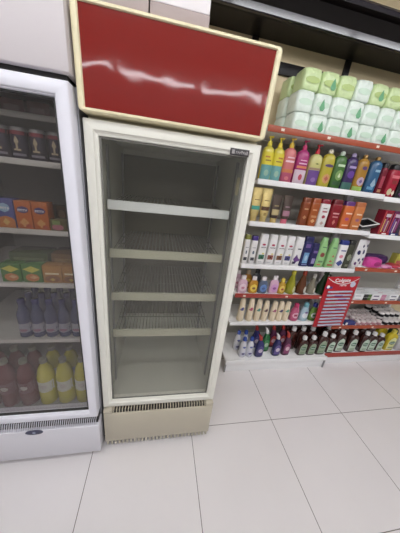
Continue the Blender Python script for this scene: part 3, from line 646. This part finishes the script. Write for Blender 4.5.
# ------------------------------------------------------------------ red toothbrush display board
B = thing('hanging_display_board', 'red display board of toothbrush packs hanging at the shelf joint', 'display board', (1.832, .552, .447), 0)
B.rotation_euler = (0, math.radians(-2.5), 0)
RB = mat('red_board', (180, 32, 44), .35)
mb = MB(); mb.box(-.155, .155, -.004, .003, 0, .505, RB, .0015); bo = mb.build('board', B)
mb = MB()
def strip(x0, z0, x1, z1, th, bow, m, y=-.0046):
    a, c = [], []
    for k in range(13):
        tt = k / 12; x = x0 + (x1-x0)*tt; z = z0 + (z1-z0)*tt - bow * 4*tt*(1-tt); a.append((x, y, z - th/2)); c.append((x, y, z + th/2))
    mb.add(a + c, [(i, i+1, 14+i, 13+i) for i in range(12)], m)
strip(-.150, .495, .150, .490, .007, .055, cols((240, 236, 236))); mb.build('swoosh', bo)
mb = MB(); mb.rings([[(.105 + .026*math.cos(a*PI/10), y, .432 + .026*math.sin(a*PI/10)) for a in range(20)] for y in (-.0056, -.0042)], cols((206, 210, 230))); mb.build('seal', bo)
mb = MB(); mb.box(-.148, -.085, -.0054, -.0041, .395, .414, cols((70, 60, 150)), .0002); mb.build('blue_tab', bo)
mb = MB(); mb.rings([[(-.128 + .014*math.cos(a*PI/10), y, .413 + .014*math.sin(a*PI/10)) for a in range(20)] for y in (-.0062, -.0056)], cols((240, 238, 240))); mb.build('round_tab', bo)
text('Colgate', .045, cols((246, 240, 240)), bo, (-.005, -.0046, .472), width=.150, bold=.0012)
worn(5, -.02, .045, .417, .432, -.0042, cols((240, 220, 224)), bo, 3)
acc = [(206, 206, 212), (90, 80, 170), (80, 90, 180), (170, 176, 160), (140, 150, 160), (90, 110, 180), (150, 150, 190), (190, 190, 196), (130, 140, 176), (176, 180, 186), (150, 160, 190)]
for k in range(11):
    z = .365 - .0345 * k
    lab = 'blister-packed toothbrush on the red board, %s row from the top' % ORD[k] if k < 10 else 'blister-packed toothbrush on the red board, bottom row'
    R_ = Matrix.Rotation(math.radians(-2.5), 4, 'Y'); p = Vector((1.832, .552, .447)) + R_ @ Vector((0, -.0052, z))
    t = thing('toothbrush_pack', lab, 'toothbrush', p, 0, 'toothbrush packs on the board'); t.rotation_euler = (0, math.radians(-2.5), 0)
    mb = MB(); mb.box(-.128, .128, -.0012, 0, -.0125, .0125, mat('pack_card_red', (170, 40, 56), .4), .0003); mb.build('backing_card', t)
    mb = MB(); mb.rings([[(x, -.0014 - d_ * (1 if abs(a-6) < 4 else .55), .0085 * math.cos(a*PI/12)) for a, d_ in [(i, .010*math.sin(i*PI/12)) for i in range(13)]] for x in (-.118, .118)], mat('blister', (176, 180, 198), .25, coat=.2)); mb.build('blister', t)
    mb = MB(); mb.box(-.10 + .05*(k % 3), -.02 + .05*(k % 3), -.0128, -.0122, -.004, .004, cols(acc[k])); mb.build('brush_handle', t)

# ------------------------------------------------------------------ toothpaste cartons on the second bay
z4b = sz(1, 4); GT = 'toothpaste cartons lying on the second bay'
def tp(x, y, z, c1, c2, c3, label):
    t = thing('toothpaste_carton', label, 'box', (x, y, z), 0, GT)
    mb = MB(); mb.box(-.094, .094, -.02, .02, 0, .034, mat('white_gloss_card', (232, 232, 234), .3), .0012); bb = mb.build('box_body', t)
    mb = MB()
    mb.box(-.094 + .10, -.094 + .152, -.0206, -.0198, .001, .033, cols(c1)); mb.box(-.094 + .153, -.094 + .187, -.0206, -.0198, .001, .033, cols(c2)); mb.box(-.08, -.02, -.0206, -.0198, .010, .022, cols(c3))
    mb.build('print', bb)
K = ['left', 'right']
for ci, x in enumerate((2.115, 2.312, 2.509)):
    for r in range(3):
        for l in range(2):
            c = ((40, 40, 44), (80, 120, 50), (200, 200, 206)) if ci == 0 else (((206, 130, 160), (206, 206, 210), (110, 90, 130)) if ci == 1 else ((120, 120, 130), (206, 206, 210), (110, 110, 130)))
            lab = '%s toothpaste carton, %s layer, %s' % (['white, black and green', 'white and pink', 'white and grey'][ci], ['lower', 'upper'][l], ['front row', 'middle row', 'back row'][r])
            tp(x + .004 * r, SY + .036 + .046 * r, z4b + l * .0345, *c, lab)
# jars on the lower red shelf
z5b = sz(1, 5)
def jar(label, x, y, z, body, lid, r=.0265, h=.046, group='small jars with white lids'):
    t = thing('cream_jar', label, 'jar', (x, y, z), 0, group)
    mb = MB(); loft(mb, [(0, r*.92, r*.92), (.003, r, r), (h*.55, r, r), (h*.6, r*.9, r*.9)], body, 20); mb.build('jar_body', t)
    mb = MB(); loft(mb, [(h*.605, r*.98, r*.98), (h*.93, r*.98, r*.98), (h, r*.85, r*.85)], lid, 20); mb.build('lid', t)
    return t
LID = PL((236, 228, 226)); pj = jar('pink cream jar', 2.21, SY + .045, z5b, PL((206, 150, 160)), PL((230, 214, 212)))
first = True
for r in range(4):
    for c in range(5):
        loc = (2.215 + .062 * c, SY + .043 + .062 * r, z5b)
        lab = 'small pink cream jar, %s row back, %s from the left' % (ORD[r], ORD[c])
        if first: pj.location = loc; pj['label'] = lab; first = False
        else: dup(pj, lab, loc, group='small jars with white lids')
bj = jar('black cream jar', 0, 0, z5b, BLACK, LID, .029, .05, 'black jars with white lids'); first = True
for l in range(2):
    for r in range(4):
        for c in range(4):
            if l == 1 and r == 0: continue
            loc = (2.545 + .064 * c - .03 * (r > 2), SY + .045 + .065 * r, z5b + l * .0508)
            lab = 'black cream jar with white lid, %s layer, %s row back, %s from left' % (['lower', 'upper'][l], ORD[r], ORD[c])
            if first: bj.location = loc; bj['label'] = lab; first = False
            else: dup(bj, lab, loc)
t = thing('small_carton', 'blue carton lying left of the pink jars, by the red board', 'box', (2.12, SY + .046, z5b), .0)
mb = MB(); mb.box(-.06, .055, -.024, .024, 0, .036, PL((56, 66, 140)), .002); bb = mb.build('box_body', t)
mb = MB(); mb.box(-.058, -.035, -.0248, -.0239, .004, .032, cols((236, 234, 240))); mb.build('print', bb)

# ------------------------------------------------------------------ bottom deck
zd = sz(0, 6); zdb = sz(1, 6)
WB = PL((226, 226, 236)); BLUC = PL((50, 80, 176))
def bleach(x, y, label):
    pr = [(0, .028, .028), (.004, .031, .031), (.075, .031, .031), (.085, .027, .027), (.10, .030, .030), (.135, .028, .028), (.165, .014, .014), (.172, .014, .014)]
    bottle('bleach_bottle', label, 'bottle', (x, y, zd), pr, WB, [(.172, .017, .017), (.20, .016, .016), (.204, .013, .013)], BLUC, [(.020, .070, -.8, .8, (206, 206, 226)), (.035, .055, -.5, .5, (70, 60, 130), 'oval'), (.105, .125, -.5, .5, (90, 100, 170), 'oval')], 'white bottles with blue caps')
bleach(1.045, .550, 'white bottle with blue cap, front left of the four')
bleach(1.112, .550, 'white bottle with blue cap, front right of the four')
bleach(1.022, .640, 'white bottle with blue cap, back left of the four')
bleach(1.092, .640, 'white bottle with blue cap, back right of the four')
def duck(x, y, h, body, capm, lab, mk, label, z=None, w=.078):
    t = thing('toilet_cleaner_bottle', label, 'bottle', (x, y, z if z else zd), 0, 'angled-neck cleaner bottles on the bottom shelf')
    w /= 2; zt = h * .62
    pr = [(0, w*.92, .024, 3), (.005, w, .027, 3), (zt*.7, w*.96, .026, 3), (zt, w*.72, .022, 2.6)]
    R = [sec(p[1], p[2], p[3], p[0]) for p in pr]
    R += [sec(w*.5, .018, 2.2, h*.70, cx=-.006), sec(w*.36, .014, 2, h*.76, cx=-.010)]
    mb = MB(); mb.rings(R, body); mb.build('body', t, ang=50)
    mb = MB(); R = []
    for k, (zz, cx, r) in enumerate(((h*.763, -.010, .0165), (h*.84, -.012, .0165), (h*.90, -.016, .014), (h*.96, -.026, .011), (h, -.034, .008))): R.append(sec(r, r, 2, zz, cx=cx))
    mb.rings(R, capm); mb.build('cap', t)
    mb = MB(); patch(mb, pr, zt*.15, zt*.85, -.75, .75, cols(lab), .0006, 'arch'); patch(mb, pr, zt*.35, zt*.65, -.5, .5, cols(mk), .001, 'oval'); mb.build('label', t)
NV = PL((44, 44, 110)); RC = PL((190, 50, 40)); DG = PL((40, 110, 60)); PU = PL((90, 36, 70)); WC = PL((230, 226, 226))
duck(1.205, .545, .236, NV, RC, (70, 60, 130), (206, 190, 210), 'navy cleaner bottle with red spout, right of the white bottles')
duck(1.292, .610, .262, DG, WC, (60, 140, 80), (190, 206, 180), 'green cleaner bottle with white spout, set back')
duck(1.378, .550, .242, NV, WC, (90, 70, 150), (220, 206, 220), 'navy cleaner bottle with white spout')
duck(1.478, .555, .262, PU, RC, (150, 60, 110), (226, 190, 200), 'plum cleaner bottle with red spout in the front row')
duck(1.215, .665, .256, NV, RC, (70, 60, 130), (206, 190, 210), 'navy cleaner bottle with red spout, second row')
duck(1.390, .665, .262, PU, RC, (190, 60, 60), (226, 190, 200), 'plum cleaner bottle with red spout, second row, left')
duck(1.490, .670, .262, PU, RC, (190, 60, 60), (226, 190, 200), 'plum cleaner bottle with red spout, second row, right')
BRB = mat('brown_bottle', (58, 28, 24), .18, coat=.4)
def antis(x, y, h, z, label, w=.098, body=BRB, labc=(206, 222, 206), capm=WC, grp='brown antiseptic bottles on the bottom shelf', show=True, red=False):
    w /= 2; d = .030
    pr = [(0, w*.92, d*.9, 3.6), (.005, w, d, 3.6), (h*.66, w, d, 3.6), (h*.76, w*.86, d*.92, 3), (h*.83, w*.42, d*.62, 2.3), (h*.85, .016, .016, 2)]
    ps = [(h*.08, h*.68, -.74, .74, labc, 'arch'), (h*.32, h*.50, -.62, .62, (40, 110, 70), 'oval'), (h*.14, h*.2, -.5, .5, (120, 150, 110))] if show else []
    return bottle('antiseptic_bottle', label, 'bottle', (x, y, z), pr, body, [(h*.85, .021, .021), (h*.985, .020, .020), (h, .017, .017)], capm, ps, grp, txt=('Dettol', .018, (236, 240, 236), h*.41, w*1.0) if show else None)
fr = [(1.640, .550, .205, 0), (1.738, .550, .205, 0), (1.842, .552, .246, 0), (1.958, .566, .205, 1), (2.062, .575, .246, 1), (2.205, .570, .240, 1), (2.345, .565, .232, 1), (2.448, .575, .215, 1), (2.548, .575, .196, 1)]
for k, (x, y, h, bi) in enumerate(fr):
    antis(x, y, h, (zd, zdb)[bi], 'brown antiseptic bottle with green label, front row, %s from the left' % ORD[k], w=.090 if h < .21 else .102, labc=(196, 216, 196) if k > 2 else (150, 170, 140))
bk = [(1.570, .635), (1.672, .635), (1.775, .635), (1.968, .65), (2.072, .652), (2.176, .652), (2.280, .65), (2.384, .65), (2.488, .65)]
base = None
for k, (x, y) in enumerate(bk):
    lab = 'brown antiseptic bottle behind the front row, %s from the left' % ORD[k]; zz = zd if x < 1.89 else zdb
    if base is None: base = antis(x, y, .246, zz, lab, show=False)
    else: dup(base, lab, (x, y, zz))
for k, (x, y) in enumerate(((1.590, .73), (1.694, .73), (1.798, .73), (1.975, .735), (2.08, .735), (2.185, .735), (2.29, .735))):
    dup(base, 'brown antiseptic bottle in the third row, %s from the left' % ORD[k], (x, y, zd if x < 1.89 else zdb))
antis(2.680, .575, .240, zdb, 'yellow antiseptic bottle at the right end of the bottom shelf', w=.118, body=mat('yellow_bottle', (196, 176, 40), .2, coat=.4), labc=(226, 226, 150), capm=PL((206, 190, 60)), grp='yellow bottles')
antis(2.640, .660, .250, zdb, 'yellow antiseptic bottle behind the front yellow one', w=.118, body=MATS['yellow_bottle'], capm=PL((206, 190, 60)), grp='yellow bottles', show=False)
antis(2.79, .655, .246, zdb, 'green bottle behind, right of the yellow bottles', w=.1, body=PL((60, 90, 50)), capm=PL((90, 130, 60)), grp='green bottles', show=False)
antis(2.815, .57, .200, zdb, 'pale bottle with blue label at the bottom right picture edge', w=.1, body=PL((206, 208, 214)), labc=(110, 130, 190), capm=WC, grp='pale bottles', show=False)

# ------------------------------------------------------------------ toilet tissue packs on the top shelf
z0 = sz(0, 0); GTP = 'wrapped toilet tissue packs on the top shelf'
def film(name, c):
    m = mat(name, c, .32, coat=.2, mottle=.12, scale=30, bump=.6, bscale=36); return m
TW = film('white_tissue_film', (226, 238, 228)); TG = film('lime_tissue_film', (206, 226, 170)); GRN = cols((84, 170, 110)); LGR = cols((206, 234, 210)); LIM = cols((180, 206, 110))
def tissue(label, x, y, z, m, leaf, w=.118, d=.13, h=.110):
    t = thing('tissue_pack', label, 'tissue pack', (x, y, z), 0, GTP)
    pr = [(0, w*.46, d*.46, 5), (.005, w*.49, d*.49, 5.5), (h*.25, w*.503, d*.5, 6), (h*.5, w*.494, d*.488, 6), (h*.75, w*.503, d*.5, 6), (h*.95, w*.485, d*.48, 5), (h, w*.41, d*.42, 4)]
    R = []
    for i, p in enumerate(pr):
        R.append([(a * (1 + random.uniform(-.025, .012)), b_ * (1 + random.uniform(-.03, .03)), c + (random.uniform(-.003, .003) if 0 < i < 6 else 0)) for a, b_, c in sec(p[1], p[2], p[3], p[0], 28)])
    mb = MB(); mb.rings(R, m); bo = mb.build('wrap', t, ang=60)
    mb = MB(); dd = [(a, b_ + .0025, c + .0025, e) for a, b_, c, e in pr]
    patch(mb, dd, h*.30, h*.62, -.75, .75, LGR if m is TW else LIM, .0006, 'oval')
    if leaf: patch(mb, dd, h*.18, h*.72, leaf - .35, leaf + .4, GRN, .0012, 'leaf')
    mb.build('print', t)
L_ = ['bottom', 'middle', 'top']
for l in range(3):
    for c in range(9):
        x = 1.105 + .121 * c + .008 * (l == 2) - .006 * (l == 1); bi = 0
        tissue('%s toilet tissue pack, %s layer, %s from the left' % ('lime and white' if l == 2 else 'white and green', L_[l], ORD[c]), x, SY + .085 + .006*random.random(), z0 + l * .1103, TG if (l == 2 and c not in (3,)) else TW, [0, .2, 0, -.1, 0, .3, 0, 0, .1][(c + 2*l) % 9])
for l in range(3):
    tissue('toilet tissue pack set back at the left end, %s layer' % L_[l], 1.098, SY + .23, z0 + l * .1103, TG if l == 2 else TW, 0)
for l in range(3):
    for c in range(3):
        tissue('toilet tissue pack in the back row, %s layer, %s after the end one' % (L_[l], ORD[c]), 1.222 + .124 * c, SY + .23, z0 + l * .1103, TG if l == 2 else TW, 0)

# ------------------------------------------------------------------ drinks in the left fridge
GC = 'drink cans in the left fridge'
CANB = mat('dark_can', (46, 40, 56), .25, metal=.3); CANR = mat('can_red_band', (120, 24, 40), .3); CANG = cols((176, 156, 120))
def can(label, x, y, z):
    t = thing('drink_can', label, 'can', (x, y, z), 0, GC)
    pr = [(0, .022, .022), (.006, .0265, .0265), (.092, .0265, .0265), (.102, .022, .022), (.104, .021, .021)]
    mb = MB(); loft(mb, pr, CANB, 20, mlist=[CANB, CANB, STEEL, STEEL]); mb.build('can_body', t)
    mb = MB(); patch(mb, pr, .080, .0915, -.99, .99, CANR, .0004); patch(mb, pr, .052, .076, -.35, .35, CANG, .0005, 'leaf'); patch(mb, pr, .036, .055, -.12, .12, CANG, .0006); patch(mb, pr, .030, .036, -.4, .4, CANG, .0007); patch(mb, pr, .014, .022, -.8, .8, cols((120, 116, 130)), .0005); mb.build('print', t)
    return t
c0 = None
for r in range(2):
    for k in range(7):
        loc = (-.115 - .0585 * k, .068 + .056 * r, LZ[0] + .0003); lab = 'dark red-topped drink can, %s row, %s from the right' % (['front', 'second'][r], ORD[k])
        if c0 is None: c0 = can(lab, *loc)
        else: dup(c0, lab, loc)
RJ = mat('red_carton', (116, 40, 48), .4)
for k in range(4):
    t = thing('juice_carton', 'dim red carton on the highest fridge shelf, %s from the right' % ORD[k], 'carton', (-.205 - .086 * k, .20, 1.7163), 0, 'red cartons in the left fridge')
    mb = MB(); mb.box(-.038, .038, -.03, .03, 0, .055, RJ, .002); mb.build('carton_body', t)
    mb = MB(); mb.box(-.028, .02, -.0307, -.0299, .015, .035, cols((150, 90, 90))); mb.build('print', t)
GJ = 'juice cartons in the left fridge'
def juice(name, label, x, y, z, w, d, h, c, marks, grp=GJ, txt=None):
    t = thing(name, label, 'carton', (x, y, z), 0, grp)
    mb = MB(); mb.box(-w/2, w/2, -d/2, d/2, 0, h, PL(c), .0015); bb = mb.build('carton_body', t)
    mb = MB(); pr = [(0, w/2, d/2, 60), (h, w/2, d/2, 60)]
    for i, p in enumerate(marks): patch(mb, pr, p[0]*h, p[1]*h, p[2], p[3], cols(p[4]), .0005 + .0003*i, p[5] if len(p) > 5 else 'rect')
    la = mb.build('print', bb)
    if txt: worn(5, -w*.3, w*.3, h*.64, h*.75, -d/2 - .0022, cols((236, 236, 240)), la, 5)
zj = LZ[1] + .0003
OJ = (206, 104, 40); om = [(.58, .82, -.7, .7, (70, 50, 120), 'oval'), (.08, .42, -.6, .6, (226, 150, 70), 'dia'), (.06, .2, .1, .8, (190, 70, 30), 'oval')]
juice('juice_carton', 'orange juice carton with violet oval, right of the pair', -.192, .066, zj, .054, .05, .108, OJ, om, txt='Sun')
juice('juice_carton', 'orange juice carton with violet oval, left of the pair', -.250, .066, zj, .054, .05, .108, OJ, om, txt='Sun')
juice('juice_carton', 'blue and orange juice carton left of the orange pair', -.311, .066, zj, .060, .05, .112, (84, 90, 160), [(.02, .42, -.96, .96, (206, 120, 50), 'arch'), (.55, .85, -.6, .6, (150, 190, 220), 'oval'), (.1, .35, -.4, .4, (226, 176, 90), 'dia')], txt='Sun')
juice('juice_carton', 'low green and pink carton lying right of the orange cartons', -.132, .066, zj, .060, .05, .048, (110, 100, 60), [(.1, .6, -.8, .6, (190, 110, 120), 'oval'), (.55, .9, -.7, .2, (130, 150, 80))])
for k in range(3): juice('juice_carton', 'dim brown carton in the second row, %s from the right' % ORD[k], -.115 - .048 * k, .18, zj, .042, .04, .082, (96, 70, 44), [(.3, .8, -.6, .6, (130, 96, 60), 'oval')], 'brown cartons')
zj = LZ[2] + .0003
gm = [(.55, .92, -.9, .9, (214, 206, 60), 'dia'), (.05, .5, -.7, .7, (206, 120, 50), 'oval'), (.2, .4, -.3, .6, (226, 180, 120), 'dia')]
juice('fruit_carton', 'green carton with yellow and orange print, right of the two', -.258, .066, zj, .072, .05, .082, (70, 130, 50), gm, 'green cartons')
juice('fruit_carton', 'green carton with yellow and orange print, left of the two', -.336, .066, zj, .072, .05, .082, (70, 130, 50), gm, 'green cartons')
juice('fruit_carton', 'amber carton with fruit print right of the green cartons', -.181, .066, zj, .074, .05, .080, (190, 130, 50), [(.05, .45, -.8, .8, (150, 90, 40), 'oval'), (.5, .6, -.7, .7, (240, 220, 170)), (.1, .3, -.3, .3, (206, 170, 60), 'dia')], 'amber cartons')
juice('fruit_carton', 'amber carton with fruit print at the right end of its shelf', -.1085, .066, zj, .066, .05, .080, (190, 130, 50), [(.05, .45, -.8, .8, (150, 90, 40), 'oval'), (.5, .6, -.7, .7, (240, 220, 170)), (.1, .3, -.3, .3, (206, 170, 60), 'dia')], 'amber cartons')
juice('fruit_carton', 'green wrapped carton in the second row behind the green pair', -.30, .165, zj, .15, .1, .105, (90, 110, 60), [(.4, .8, -.8, .8, (130, 140, 90))], 'second row cartons')
juice('fruit_carton', 'tan wrapped carton in the second row behind the amber pair', -.145, .165, zj, .13, .1, .108, (150, 110, 60), [(.4, .8, -.8, .8, (176, 140, 80))], 'second row cartons')
# water bottles
WAT = mat('water_bottle', (66, 74, 116), .12, trans=.25, ior=1.2); WCAP = PL((34, 40, 110))
def water(label, x, y, z):
    pr = [(0, .022, .022), (.004, .0275, .0275), (.05, .0275, .0275), (.055, .0262, .0262), (.09, .0262, .0262), (.095, .0275, .0275), (.125, .026, .026), (.16, .013, .013), (.175, .0125, .0125)]
    return bottle('water_bottle', label, 'bottle', (x, y, z), pr, WAT, [(.1755, .015, .015), (.195, .0145, .0145), (.197, .012, .012)], WCAP, [(.030, .078, -.98, .98, (150, 150, 170)), (.035, .05, -.6, .6, (150, 90, 120), 'oval')], 'water bottles in the left fridge')
w0 = None
for r in range(3):
    for k in range(5):
        loc = (-.112 - .0565 * k, .066 + .06 * r, LZ[3] + .0003); lab = 'blue-capped water bottle, %s row, %s from the right' % (ORD[r], ORD[k])
        if w0 is None: w0 = water(lab, *loc)
        else: dup(w0, lab, loc)
# large juice bottles at the bottom
zf = .3254
def jug(label, x, y, liq, lab):
    pr = [(0, .038, .038), (.004, .043, .043), (.10, .043, .043), (.11, .040, .040), (.18, .042, .042), (.235, .030, .030), (.262, .015, .015), (.27, .015, .015)]
    return bottle('juice_bottle', label, 'bottle', (x, y, zf), pr, liq, [(.2705, .018, .018), (.292, .0175, .0175)], mat('dull_cap', (134, 132, 116), .4), [(.095, .165, -.95, .95, lab), (.115, .145, -.4, .4, (206, 200, 190), 'oval')], 'large juice bottles in the left fridge')
YL = mat('yellow_juice', (196, 190, 70), .2); RL = mat('pink_juice', (116, 66, 70), .25)
j0 = None
for r in range(2):
    for k in range(3):
        loc = (-.122 - .092 * k, .085 + .092 * r, zf); lab = 'large yellow juice bottle, %s row, %s from the right' % (ORD[r], ORD[k])
        if j0 is None: j0 = jug(lab, loc[0], loc[1], YL, (220, 220, 200))
        else: dup(j0, lab, loc)
j0 = None
for r in range(2):
    for k in range(3):
        loc = (-.400 - .089 * k, .085 + .092 * r, zf); lab = 'large pink juice bottle, %s row, %s right' % (ORD[r], ['nearest', 'second from the', 'third from the'][k])
        if j0 is None: j0 = jug(lab, loc[0], loc[1], RL, (136, 84, 90))
        else: dup(j0, lab, loc)

# ------------------------------------------------------------------ camera, world, colour management
cam = bpy.data.cameras.new('camera'); co = bpy.data.objects.new('camera', cam); C.objects.link(co)
cam.sensor_fit = 'HORIZONTAL'; cam.sensor_width = 36; cam.lens = 36 * 219.38 / 400; cam.clip_start = .02
yaw, pitch, roll = .2049, -.3768, .1208
fw = Vector((math.sin(yaw)*math.cos(pitch), math.cos(yaw)*math.cos(pitch), math.sin(pitch)))
r = Vector((math.cos(yaw), -math.sin(yaw), 0)); up = r.cross(fw)
c, s = math.cos(roll), math.sin(roll)
r2 = r*c + up*s; u2 = up*c - r*s
M = Matrix((r2, u2, -fw)).transposed().to_4x4(); M.translation = Vector((.262, -.9048, 1.5745))
co.matrix_world = M
bpy.context.scene.camera = co
w = bpy.data.worlds.new('world'); bpy.context.scene.world = w; w.use_nodes = True
w.node_tree.nodes['Background'].inputs[0].default_value = (.9, .95, 1, 1); w.node_tree.nodes['Background'].inputs[1].default_value = .05
sc = bpy.context.scene
sc.view_settings.view_transform = 'Standard'; sc.view_settings.look = 'None'; sc.view_settings.exposure = -0.38; sc.view_settings.gamma = 1; sc.view_settings.use_curve_mapping = False
